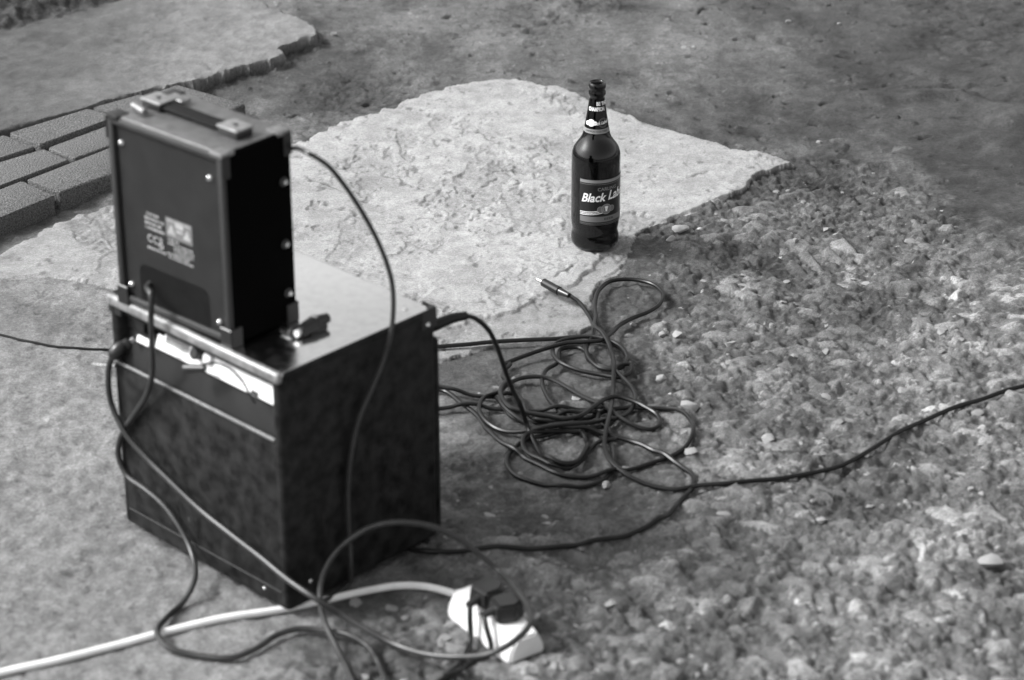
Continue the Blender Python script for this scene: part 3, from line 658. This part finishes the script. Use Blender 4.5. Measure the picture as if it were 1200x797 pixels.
# ------------------------------------------------------------------ cables
laid = {}                                              # where cable already lies: cell -> top height
CELL = .004
def lay(pts, r, guard=14):
    """settle a path on the ground and over whatever cable lies there already"""
    pts = smooth_path(pts, .004); n = len(pts); zs = []; pend = []
    for i, p in enumerate(pts):
        zb = rest_z(p.x, p.y, r*.8)+r*.75
        cx, cy = int(p.x//CELL), int(p.y//CELL)
        top = max([laid.get((cx+a, cy+b), -1) for a in (-1, 0, 1) for b in (-1, 0, 1)])
        if top > 0: zb = max(zb, top+r*.9)
        zs.append(max(zb, p.z)); pend.append((cx, cy, zs[-1]+r))
        if len(pend) > guard:
            a, b, t = pend.pop(0); laid[(a, b)] = max(laid.get((a, b), -1), t)
    for a, b, t in pend: laid[(a, b)] = max(laid.get((a, b), -1), t)
    z = np.array(zs); k = np.array([1, 2, 3, 4, 3, 2, 1.]); k /= k.sum()
    zm = np.array([z[max(0, i-2):i+3].max() for i in range(n)]); zp = np.pad(zm, 3, mode='edge'); z = np.convolve(zp, k, 'valid')
    return [Vector((p.x, p.y, float(zz))) for p, zz in zip(pts, z)]
def soften(pts, k):
    if not k: return pts
    z = np.array([p.z for p in pts]); zp = np.pad(z, k, mode='edge'); ker = np.hanning(2*k+3)[1:-1]; ker /= ker.sum(); z = np.convolve(zp, ker, 'valid')
    return [Vector((p.x, p.y, float(a))) for p, a in zip(pts, z)]
def c4(L): return [at(500+x*.3763, 300+y*.3763, .006) for x, y in L]
def c6(L): return [at(560+x*.2509, 400+y*.2509, .006) for x, y in L]
RT = .0033
# loose cable that starts under the amplifier, tangles and goes back under it
HID = [at(430,590,.006), at(425,520,.006), at(440,450,.006)]
HID2 = [at(448,600,.006), at(440,540,.006), at(455,500,.006)]
P3 = HID + c4([(-60,290),(30,283),(120,276),(200,268),(300,262),(400,258),(500,252),(560,268),(605,290),(625,325),(600,350),(550,345),(505,325),(495,298),(470,285),(420,290)]) + \
     c6([(372,100),(318,135),(300,190),(320,250),(360,310),(430,365),(540,430),(600,470),(638,560),(612,625),(560,662),(490,683),(400,687),(300,670),(200,640),(150,600),(135,560),(150,525),(215,475),(300,445),(400,415),(500,370),(590,328),(700,310),(800,313),(900,325),(970,360),(1005,420),(990,480),(900,540),(780,580),(660,612),(560,635),(450,637),(370,622),(290,585),(200,535),(110,485),(50,425),(0,350)]) + c4([(110,460),(45,418),(-60,440)]) + [at(462,520,.006), at(462,560,.006), at(470,606,.006)]
P4 = HID2 + c4([(-60,492),(45,475),(150,472)]) + c6([(100,318),(200,322),(300,326),(400,322),(500,322),(600,325),(640,350),(600,400),(500,432),(400,436),(300,442),(230,462),(210,500),(240,545),(300,578),(350,600)]) + \
     c6([(420,600),(480,570),(560,500),(640,480),(625,430),(560,385),(560,350),(500,345),(420,345),(330,375),(240,380),(170,360),(120,325),(100,280),(80,262),(20,258)]) + c4([(150,435),(80,425),(0,412),(-55,425)]) + [at(476,500,.006), at(482,560,.006), at(488,612,.006)]
P1 = [on_plane(512, 381, BO+bX*0+bY*BD, bY)] 
boot0 = BO + bX*(-.004) + bY*(BD+.0) ; boot0.z = 0
# lead plugged in behind the large amplifier, arcs down to the ground and loops
def hpt(px, py, z): return at(px, py, z)
P1a = [hpt(500,384,.275), hpt(512,380,.277), hpt(530,373,.279), hpt(545,370,.277), hpt(558,374,.262), hpt(571,385,.238), hpt(581,403,.20), hpt(590,428,.15), hpt(600,455,.10), hpt(611,478,.05), hpt(618,500,.02)]
P1b = c6([(262,460),(285,520),(320,575),(375,603),(440,597),(490,560),(512,505),(492,452),(440,408),(360,387),(290,388),(240,355),(215,310),(205,275),(160,240),(110,262),(105,310),(150,355),(230,392),(330,425),(430,443),(540,445),(620,460),(720,480),(810,515),(880,550),(960,600),(1003,640),(1005,690),(970,740)]) + \
      [at(x, y, .006) for x, y in ((797,592),(780,612),(750,628),(700,641),(650,647),(600,648),(550,648),(520,650),(495,648),(470,640))]
P2 = c4([(445,122),(472,142),(502,180),(520,222),(514,262),(497,298),(508,332),(545,357),(592,360),(624,336),(612,302),(578,280),(520,264),(450,262),(405,272),(392,300),(412,335),(460,355),(540,370),(600,380),(632,372),(634,350),(610,352)]) + \
     c6([(640,150),(670,178),(712,212),(735,260),(725,310),(680,362),(600,398),(500,436),(350,442),(200,440),(100,420),(32,380),(6,330),(30,278),(95,248),(150,198),(200,178),(260,172),(330,180),(420,218),(500,268),(580,320),(650,372),(720,402),(800,414),(848,392),(838,352),(780,322),(720,300),(650,288),(600,302),(550,340),(480,385),(410,398),(330,385),(230,372),(150,352),(108,300),(115,235),(135,205),(118,175),(122,140),(150,105)]) + \
     c4([(240,338),(300,314),(370,296),(440,284),(500,285),(545,280),(575,250),(600,217),(640,194),(690,174),(725,150),(735,116),(705,88),(640,73),(575,78),(538,105),(524,150),(526,200),(524,240),(545,262),(572,300),(582,350),(580,420),(575,480),(568,530),(556,580),(555,620),(575,658),(620,690),(700,718),(780,735)]) + \
     [at(x, y, .004) for x, y in ((815,577),(850,578),(890,573),(940,563),(990,550),(1030,530),(1070,508),(1110,490),(1155,473),(1200,460),(1260,448),(1340,436),(1430,440),(1540,430))]
def cable(name, label, pts, r, m, group=None, cat='cable', n=10, settle=True, stiff=0):
    root = Wp(name, lambda bm: tube(bm, soften(lay(pts, r), stiff) if settle else smooth_path(pts, .005), r, n), m); tag(root, label, cat, group); return root
cable('instrument_cable', 'black cable making the outermost loops of the tangle, both ends under the large amplifier', P3, RT, M['rubber'], 'black cables in the tangle')
cable('instrument_cable', 'black cable crossing straight into the tangle at its middle, ending back under the large amplifier', P4, RT*.95, M['rubber'], 'black cables in the tangle')
settled = lay(P1b, RT)
p1 = smooth_path(P1a, .005)
j = smooth_path(p1[::4]+settled[8::5], .004)
lead = Wp('amplifier_lead', lambda bm: tube(bm, j, RT*1.05, 10), M['rubber']); tag(lead, 'black lead arching from the upper back corner of the large amplifier down into the tangle', 'cable', 'black cables in the tangle')
Wp('strain_boot', lambda bm: (tube(bm, smooth_path([hpt(498,384,.275), hpt(512,380,.277), hpt(530,373,.279), hpt(546,370,.277)], .003), [.0085-.0032*min(1, i/22) for i in range(200)], 14)), M['rubber'], lead)
jc = cable('jack_cable', 'long black cable with a chrome jack plug, running off to the right edge', P2, RT, M['rubber'], 'black cables in the tangle', stiff=14)
# the jack plug at its end
j0, j1, j2, j3 = at(626, 325.5, .017), at(637, 331, .017), at(656, 341.5, .018), at(667, 346.5, .018)
Wp('jack_tip', lambda bm: (cyl(bm, j0, j0.lerp(j1, .3), .0012, .0030), cyl(bm, j0.lerp(j1, .3), j0.lerp(j1, .38), .0022), cyl(bm, j0.lerp(j1, .38), j1, .0031)), M['metal'], jc)
Wp('jack_sleeve', lambda bm: cyl(bm, j1, j2, .0068, .0070), M['metal'] if False else mat('dark_chrome', .07, .22, metal=1), jc)
Wp('jack_boot', lambda bm: cyl(bm, j2, j3, .0062, .0042), M['plastic'], jc)

# planes of the large amplifier's faces
nA, nB = -bY, bX
def onA(px, py, off=.005): return on_plane(px, py, BO+nA*off, nA)
def onB(px, py, off=.005): return on_plane(px, py, BO+nB*off, nB)
# power cord of the small amplifier
cab6 = [pt for pt in ()]
Rs = Matrix.Rotation(-SY_, 3, 'Z')
q = pt_board(176, 322)
cab6 = [SO+Rs @ Vector((q.x-.002, .015, q.z-.004)), SO+Rs @ Vector((q.x-.001, .016, q.z-.006)), SO+Rs @ Vector((q.x, -.004, q.z-.014)), onA(177,345,.016), onA(177,375,.018), onA(178,405,.018), onA(178,440,.016), onA(172,462,.012), onA(160,482,.008), onA(148,500,.007), onA(140,517,.007),
        onA(139,535,.007), onA(148,556,.007), onA(170,573,.008), onA(190,590,.008), onA(207,612,.010), onA(222,640,.015), onA(228,660,.026), at(227,683,.02), at(214,706,.006), at(195,724,.006), at(184,742,.014), at(196,758,.010), at(225,767,.006), at(270,771,.006), at(300,760,.006), at(325,744,.006), at(350,737,.006), at(385,740,.006), at(410,745,.010), at(430,757,.006), at(442,775,.006), at(452,800,.006), at(458,830,.006)]
RM = .0038
def lift(pts, r): return [Vector((p.x, p.y, max(p.z, ground_z(p.x, p.y)+r))) for p in pts]
white = [at(x, y, .0) for x, y in ((-60,806),(0,792),(60,779),(120,763),(200,743),(260,729),(320,718),(355,711),(390,703),(430,694),(465,690),(500,692),(530,699),(548,706))]
wc = cable('white_mains_cable', 'thick white mains cable running from the left under the amplifier corner to the power strip', [Vector((p.x, p.y, 0)) for p in white], .0049, M['white_cable'], stiff=14)
pc6 = Wp('grey_cable', lambda bm: tube(bm, lift(smooth_path(cab6, .005), RM), RM, 10), M['rubber_grey']); tag(pc6, 'dusty grey cable dropping from the small amplifier and snaking over the white cable', 'cable')
cab7 = [onA(150,403,-.012), onA(138,408,.004), onA(129,425,.010), onA(127,450,.012), onA(131,475,.011), onA(147,508,.013), onA(170,535,.010), onA(200,565,.009), onA(235,598,.009), onA(270,626,.010), onA(305,653,.010), onA(338,680,.012), at(372,703,.055), at(400,720,.036), at(430,738,.024), at(462,755,.016), at(500,767,.022), at(540,770,.034), at(575,766,.050), at(603,751,.062), at(620,733,.068), at(619,712,.066), at(604,690,.064), at(583,668,.06), at(560,648,.08), at(535,630,.10), at(505,617,.115), at(470,612,.12), at(440,616,.115), at(413,630,.10), at(390,652,.075), at(377,678,.05), at(375,703,.030), at(381,730,.020), at(395,760,.010), at(412,795,.007), at(425,830,.006)]
pc7 = Wp('looping_cable', lambda bm: tube(bm, lift(smooth_path(cab7, .005), RM), RM, 10), M['rubber_grey']); tag(pc7, 'dark cable from the left of the large amplifier, looping around the power strip', 'cable')
Wp('cord_connector', lambda bm: (tube(bm, smooth_path([onA(162,398,-.024), onA(150,402,-.012), onA(138,410,.003), onA(132,418,.008)], .003), [.011]*6+[.009]*6+[.0065]*60, 12)), M['plastic'], pc7)
Wp('connector_pin', lambda bm: cyl(bm, onA(154,396,-.004), onA(158,400,-.006), .0042), M['alu'], pc7)
# cable over the right side
Rb = BO
cab8 = [SO+Rs @ Vector((-.012, SD-.004, .216)), SO+Rs @ Vector((-.004, SD+.006, .219)), at(362,180,.568), at(385,195,.545), at(407,222,.512), at(428,255,.470), at(446,290,.430), at(458,325,.392), at(461,350,.368), onB(459,385,.012), onB(450,420,.009), onB(436,455,.008), onB(421,490,.0075), onB(412,530,.007), onB(408,570,.007), onB(408,610,.007), onB(410,640,.008), onB(411,665,.012), at(409,684,.008), at(398,694,.005), at(380,704,.005)]
pc8 = Wp('speaker_cable', lambda bm: tube(bm, lift(smooth_path(cab8, .005), .003), .0031, 10), M['rubber_grey']); tag(pc8, 'cable from the small amplifier hanging down the right side of the large amplifier', 'cable')
# thin patch wire on the control panel
wp = [cpM @ Vector(v) for v in ((-.143,-.014,.006),(-.128,-.017,.016),(-.108,-.017,.023),(-.084,-.016,.023),(-.062,-.014,.014),(-.049,-.010,.002),(-.045,-.004,-.006))]
RB3 = Matrix.Rotation(-BY, 3, 'Z')
pw = Wp('patch_wire', lambda bm: tube(bm, smooth_path([BO+RB3 @ v for v in wp], .003), .0014, 8), M['rubber']); tag(pw, 'thin black wire curving across the white control panel', 'wire')
Wp('wire_plug', lambda bm: cyl(bm, BO+RB3 @ (cpM @ Vector((-.158,-.020,.000))), BO+RB3 @ (cpM @ Vector((-.128,-.016,.010))), .0062, .0045), M['plastic'], pw)
# thin wire on the ground at left, and a chrome pin poking out past the cabinet
lw = [at(x, y, .012) for x, y in ((-60,378),(0,386),(35,394),(75,400),(110,402),(140,402),(180,402))]
cable('thin_wire', 'thin black wire lying on the concrete left of the large amplifier', [Vector((p.x, p.y, 0)) for p in lw], .0019, M['rubber'], cat='wire', n=8)
st = [onA(107,426.5,-.01), onA(127,428,-.004), onA(140,429.5,.0)]
jp = Wp('stub_pin', lambda bm: cyl(bm, onA(108,427,-.006), onA(135,429,-.003), .0012, .0022), M['metal']); tag(jp, 'bright chrome pin poking out left of the large amplifier', 'jack pin')

# ------------------------------------------------------------------ power strip with two plugs
A0, A1, A2 = at(593, 782, 0), at(527, 729, 0), at(641, 766, 0)
gz = .004
u = (A1-A0).normalized(); v_ = Vector((u.y, -u.x, 0))
if v_.dot(A2-A0) < 0: v_ = -v_
Ls, Ws, Hs_ = (A1-A0).length+.012, .056, .033
strip = empty('power_strip', (A0.x, A0.y, gz), math.atan2(u.y, u.x)); tag(strip, 'white multi-socket power strip holding two black plugs at the bottom of the picture', 'power strip')
sg = 1 if v_.dot(Vector((-u.y, u.x, 0))) > 0 else -1
def T(name, fn, m, parent=strip, smooth=35):
    bm = bmesh.new(); fn(bm); return finish(name, bm, m, parent, smooth)
def sy(a, b): return sorted((sg*a, sg*b))
def shell(bm):
    prof = [(0, 0), (0, .010), (.006, .0235), (.012, Hs_), (Ws-.012, Hs_), (Ws-.006, .0235), (Ws, .010), (Ws, 0)]
    ends = []
    for x, s in ((-.004, .88), (.007, 1), (Ls-.010, 1), (Ls, .82)):
        ends.append([bm.verts.new((x, sg*(Ws/2+(a-Ws/2)*s), b*(s*.6+.4))) for a, b in prof])
    for a, b in zip(ends, ends[1:]):
        for i in range(len(prof)): bm.faces.new((a[i], a[(i+1) % len(prof)], b[(i+1) % len(prof)], b[i]))
    bm.faces.new(ends[0]); bm.faces.new(ends[-1][::-1]); bmesh.ops.recalc_face_normals(bm, faces=bm.faces)
    bmesh.ops.bevel(bm, geom=list(bm.edges), offset=.0022, segments=2, affect='EDGES', clamp_overlap=True)
T('housing', shell, M['white'])
for k in range(3):
    T('socket', lambda bm: box(bm, .012+k*.038, .046+k*.038, *sy(.011, Ws-.011), Hs_-.001, Hs_+.0016, .0012, 2), M['white'])
T('cable_gland', lambda bm: cyl(bm, (Ls-.004, sg*Ws*.5, .016), (Ls+.014, sg*Ws*.5, .013), .0095, .0065), M['white'])
def mains_plug(x, tilt, label, cord):
    o = empty('mains_plug', (0, 0, 0)); tag(o, label, 'plug', 'black plugs in the power strip')
    Mx = Matrix.Translation((A0.x, A0.y, gz)) @ Matrix.Rotation(math.atan2(u.y, u.x), 4, 'Z') @ Matrix.Translation((x, sg*Ws*.55, Hs_+.0015)) @ Matrix.Rotation(tilt, 4, 'Z')
    def body(bm):
        pr_ = [(-.017, -.019), (.017, -.019), (.020, .006), (.011, .020), (-.011, .020), (-.020, .006)]
        lo = [bm.verts.new((a, sg*b, 0)) for a, b in pr_]; hi = [bm.verts.new((a*.86, sg*b*.86, .024)) for a, b in pr_]
        bm.faces.new(lo); bm.faces.new(hi[::-1])
        for i in range(6): bm.faces.new((lo[i], lo[(i+1) % 6], hi[(i+1) % 6], hi[i]))
        bmesh.ops.recalc_face_normals(bm, faces=bm.faces)
        bmesh.ops.bevel(bm, geom=list(bm.edges), offset=.003, segments=2, affect='EDGES'); bm.transform(Mx)
    def gland(bm):
        cyl(bm, (0, -sg*.012, .013), (0, -sg*.034, .008), .0068, .0042); bm.transform(Mx)
    Wp('plug_body', body, M['plastic'], o); Wp('plug_boot', gland, M['plastic'], o)
    e0 = Mx @ Vector((0, -sg*.030, .009)); pts = [e0, e0.lerp(cord[0], .4)+Vector((0, 0, .004))]+cord
    Wp('plug_cord', lambda bm: tube(bm, lift(smooth_path(pts, .005), .0034), .0034, 10), M['rubber'], o)
mains_plug(.082, R(8), 'black plug in the power strip farther from the camera, near the white cable', [at(551,752,.012), at(541,775,.005), at(520,795,.005), at(505,815,.005)])
mains_plug(.043, R(-12), 'black plug in the power strip nearer the camera, overlapping the other', [at(575,765,.014), at(552,778,.006), at(525,792,.012), at(495,812,.005)])

# ------------------------------------------------------------------ beer bottle
bp = at(697, 281, .012); bz = rest_z(bp.x, bp.y, .03)
bp = Vector((bp.x, bp.y, ground_z(bp.x, bp.y)+.0008))
bottle = empty('beer_bottle', bp); tag(bottle, 'tall dark glass beer bottle with black label standing alone on the pale slab', 'bottle')
prof = [(0, .006), (.020, .004), (.031, .0), (.035, .0012), (.0378, .006), (.0387, .012), (.0384, .018), (.0370, .024), (.0364, .0275), (.0372, .032), (.0384, .038), (.0390, .046), (.0390, .146), (.0389, .154), (.0382, .160), (.0354, .168), (.0320, .173), (.0283, .178),
        (.0248, .183), (.0222, .1886), (.0198, .199), (.0171, .2165), (.0143, .234), (.0122, .250), (.0121, .2535), (.0131, .2545), (.0138, .2575), (.0135, .2615), (.0126, .2635), (.0126, .2655), (.0137, .2670), (.0139, .2710), (.0132, .2745), (.0122, .2758), (.0100, .2754), (.0092, .2735)]
inner = [(.0092, .266), (.0092, .251), (.0116, .234), (.0145, .2165), (.0172, .199), (.0196, .1886), (.0224, .182), (.0262, .176), (.0300, .171), (.0334, .164), (.0354, .156), (.0358, .146), (.0358, .046), (.0352, .038), (.0338, .0275), (.0350, .020), (.0350, .013), (.031, .009), (.018, .010), (0, .012)]
def T2(name, fn, m, parent=bottle, smooth=60):
    bm = bmesh.new(); fn(bm); return finish(name, bm, m, parent, smooth)
def gl(bm): lathe(bm, prof+inner, 72); bmesh.ops.recalc_face_normals(bm, faces=bm.faces)
gb = T2('glass_body', gl, M['glass'])
def dregs(bm): lathe(bm, [(0, .0118), (.018, .0098), (.0308, .0088), (.0349, .0128), (.0349, .0165), (0, .0163)], 48)
T2('beer', dregs, M['beer'], bottle)
prof_arr = np.array(prof)
def rad(z): return float(np.interp(z, prof_arr[:, 1][2:31], prof_arr[:, 0][2:31]))
FACE = math.atan2(-bp.y, -bp.x)                       # the side that faces the photographer
def wrap(s, z, off=.0004, slant=0):
    r = rad(z)+off; a = FACE + s                      # s in radians, positive to the right as seen
    return Vector((r*math.cos(a), r*math.sin(a), z))
def patch(name, s0, s1, z0, z1, m, off, parent, nz=2):
    def f(bm):
        ns = max(2, int(abs(s1-s0)/R(5)))
        g = [[bm.verts.new(wrap(s0+(s1-s0)*i/ns, z0+(z1-z0)*k/nz, off)) for i in range(ns+1)] for k in range(nz+1)]
        for k in range(nz):
            for i in range(ns): bm.faces.new((g[k][i], g[k][i+1], g[k+1][i+1], g[k+1][i]))
    return T2(name, f, m, parent)
def text_mesh(name, body, size, s_c, z_c, m, off, parent, shear=0, bold=0, rise=0, sx=1, rref=.0387, s_left=None):
    cu = bpy.data.curves.new('t', 'FONT'); cu.body = body; cu.size = size; cu.align_x = 'LEFT' if s_left is not None else 'CENTER'; cu.align_y = 'CENTER'; cu.shear = shear; cu.offset = bold; cu.resolution_u = 3
    o = bpy.data.objects.new('t', cu); C.objects.link(o); bpy.context.view_layer.update()
    me = bpy.data.meshes.new_from_object(o.evaluated_get(bpy.context.evaluated_depsgraph_get())); bpy.data.objects.remove(o)
    bm = bmesh.new(); bm.from_mesh(me)
    bmesh.ops.triangulate(bm, faces=bm.faces)
    s0 = s_c if s_left is None else s_left
    for v in bm.verts:
        x, y = v.co.x*sx, v.co.y; v.co = wrap(s0+x/rref, z_c+y+rise*x, off)
    return finish(name, bm, m, parent, 0)
lab = patch('paper_label', R(-39), R(100), .0480, .1265, M['label'], .0005, bottle, 3)
patch('label_border', R(-38), R(99), .1205, .1255, M['print_mid'], .0008, lab)
patch('label_line', R(-38), R(99), .1178, .1186, M['print_grey'], .0008, lab)
patch('label_band', R(-37), R(98), .0535, .0630, M['print_grey'], .0008, lab)
patch('label_line', R(-37), R(98), .0505, .0512, M['print_grey'], .0008, lab)
patch('label_line', R(-37), R(98), .0485, .0489, M['print_grey'], .0008, lab)
for k in range(3):
    def stripe(bm, k=k):
        n = 14; a = []; 
        for i in range(n+1):
            s = R(-37)+(R(18)-R(-37))*i/n; zc = .0655+k*.0024+.004*(i/n)**2
            a.append([bm.verts.new(wrap(s, zc+d, .0009)) for d in (-.0006, .0006)])
        for p_, q_ in zip(a, a[1:]): bm.faces.new((p_[0], q_[0], q_[1], p_[1]))
    T2('label_stripe', stripe, M['print_white'], lab)
text_mesh('lettering', 'CARLING', .0078, R(29), .1100, M['print_mid'], .001, lab, bold=.0001, rise=.03)
text_mesh('lettering', 'Black', .0200, 0, .0940, M['print_white'], .0011, lab, shear=.30, bold=.0005, rise=.05, sx=.88, s_left=R(-34))
text_mesh('lettering', 'Label', .0215, 0, .0975, M['print_white'], .0011, lab, shear=.30, bold=.0005, rise=.05, sx=.84, s_left=R(29))
text_mesh('lettering', 'BEER', .0052, R(33), .0583, M['label'], .001, lab, sx=1.5)
def medal(bm, sc, zc, rr, rref=.0387, off=.0012, rings=((1, .82), (.66, .5)), bars=True):
    for r1, r0 in rings:
        pv = None
        for k in range(25):
            a = 2*math.pi*k/24; q_ = [bm.verts.new(wrap(sc+rr*r_*math.cos(a)/rref, zc+rr*r_*math.sin(a), off)) for r_ in (r0, r1)]
            if pv: bm.faces.new((pv[0], pv[1], q_[1], q_[0]))
            pv = q_
    if bars:
        bm.faces.new([bm.verts.new(wrap(sc+x/rref, zc+z, off)) for x, z in ((-rr*.12, -rr*.5), (rr*.12, -rr*.5), (rr*.2, rr*.5), (-rr*.2, rr*.5))])
def disc(bm, sc, zc, rr, rref=.0387, off=.001, ax=1):
    c_ = bm.verts.new(wrap(sc, zc, off)); rg = [bm.verts.new(wrap(sc+ax*rr*math.cos(a)/rref, zc+rr*math.sin(a), off)) for a in [2*math.pi*k/20 for k in range(20)]]
    for i in range(20): bm.faces.new((c_, rg[i], rg[(i+1) % 20]))
T2('emblem', lambda bm: (disc(bm, R(26), .0755, .0088), disc(bm, R(12), .0755, .0052, off=.00095), disc(bm, R(40), .0755, .0052, off=.00096)), M['print_grey'], lab)
T2('emblem', lambda bm: (medal(bm, R(26), .0755, .0088), medal(bm, R(12), .0755, .0052, bars=False, rings=((1, .8),)), medal(bm, R(40), .0755, .0052, bars=False, rings=((1, .8),))), M['print_mid'], lab)
T2('emblem', lambda bm: bm.faces.new([bm.verts.new(wrap(R(26)+x/.0387, .0755+z, .0015)) for x, z in ((-.0012, -.0035), (.0012, -.0035), (.0028, .005), (-.0028, .005))]), M['print_white'], lab)
# print on the neck
nk = text_mesh('neck_print', 'BE THE', .0078, R(38), .2440, M['print_white'], .0005, bottle, bold=.0004, sx=.74, rref=.0125)
text_mesh('lettering', 'CHAMPION', .0084, R(-2), .2352, M['print_white'], .0005, nk, bold=.0004, sx=.58, rref=.0134)
T2('emblem', lambda bm: (disc(bm, R(-28), .2135, .0058, .0163, .0005), disc(bm, R(-52), .2120, .0034, .0163, .0004), disc(bm, R(-8), .2132, .0034, .0163, .0004)), M['print_white'], nk)
T2('emblem', lambda bm: (medal(bm, R(35), .2135, .0075, .0163, .0005, ((1, .93), (.8, .75)), False)), M['print_grey'], nk)
text_mesh('lettering', 'Black Label', .0072, R(20), .2135, M['print_white'], .0008, nk, shear=.3, bold=.0002, rise=.10, sx=.75, rref=.0163)
patch('neck_band', R(-95), R(95), .1965, .2035, M['print_mid'], .0004, nk)
text_mesh('lettering', 'CHAMPION YOUR THIRST', .0042, R(0), .2000, M['label'], .0007, nk, sx=.75, rref=.0185)
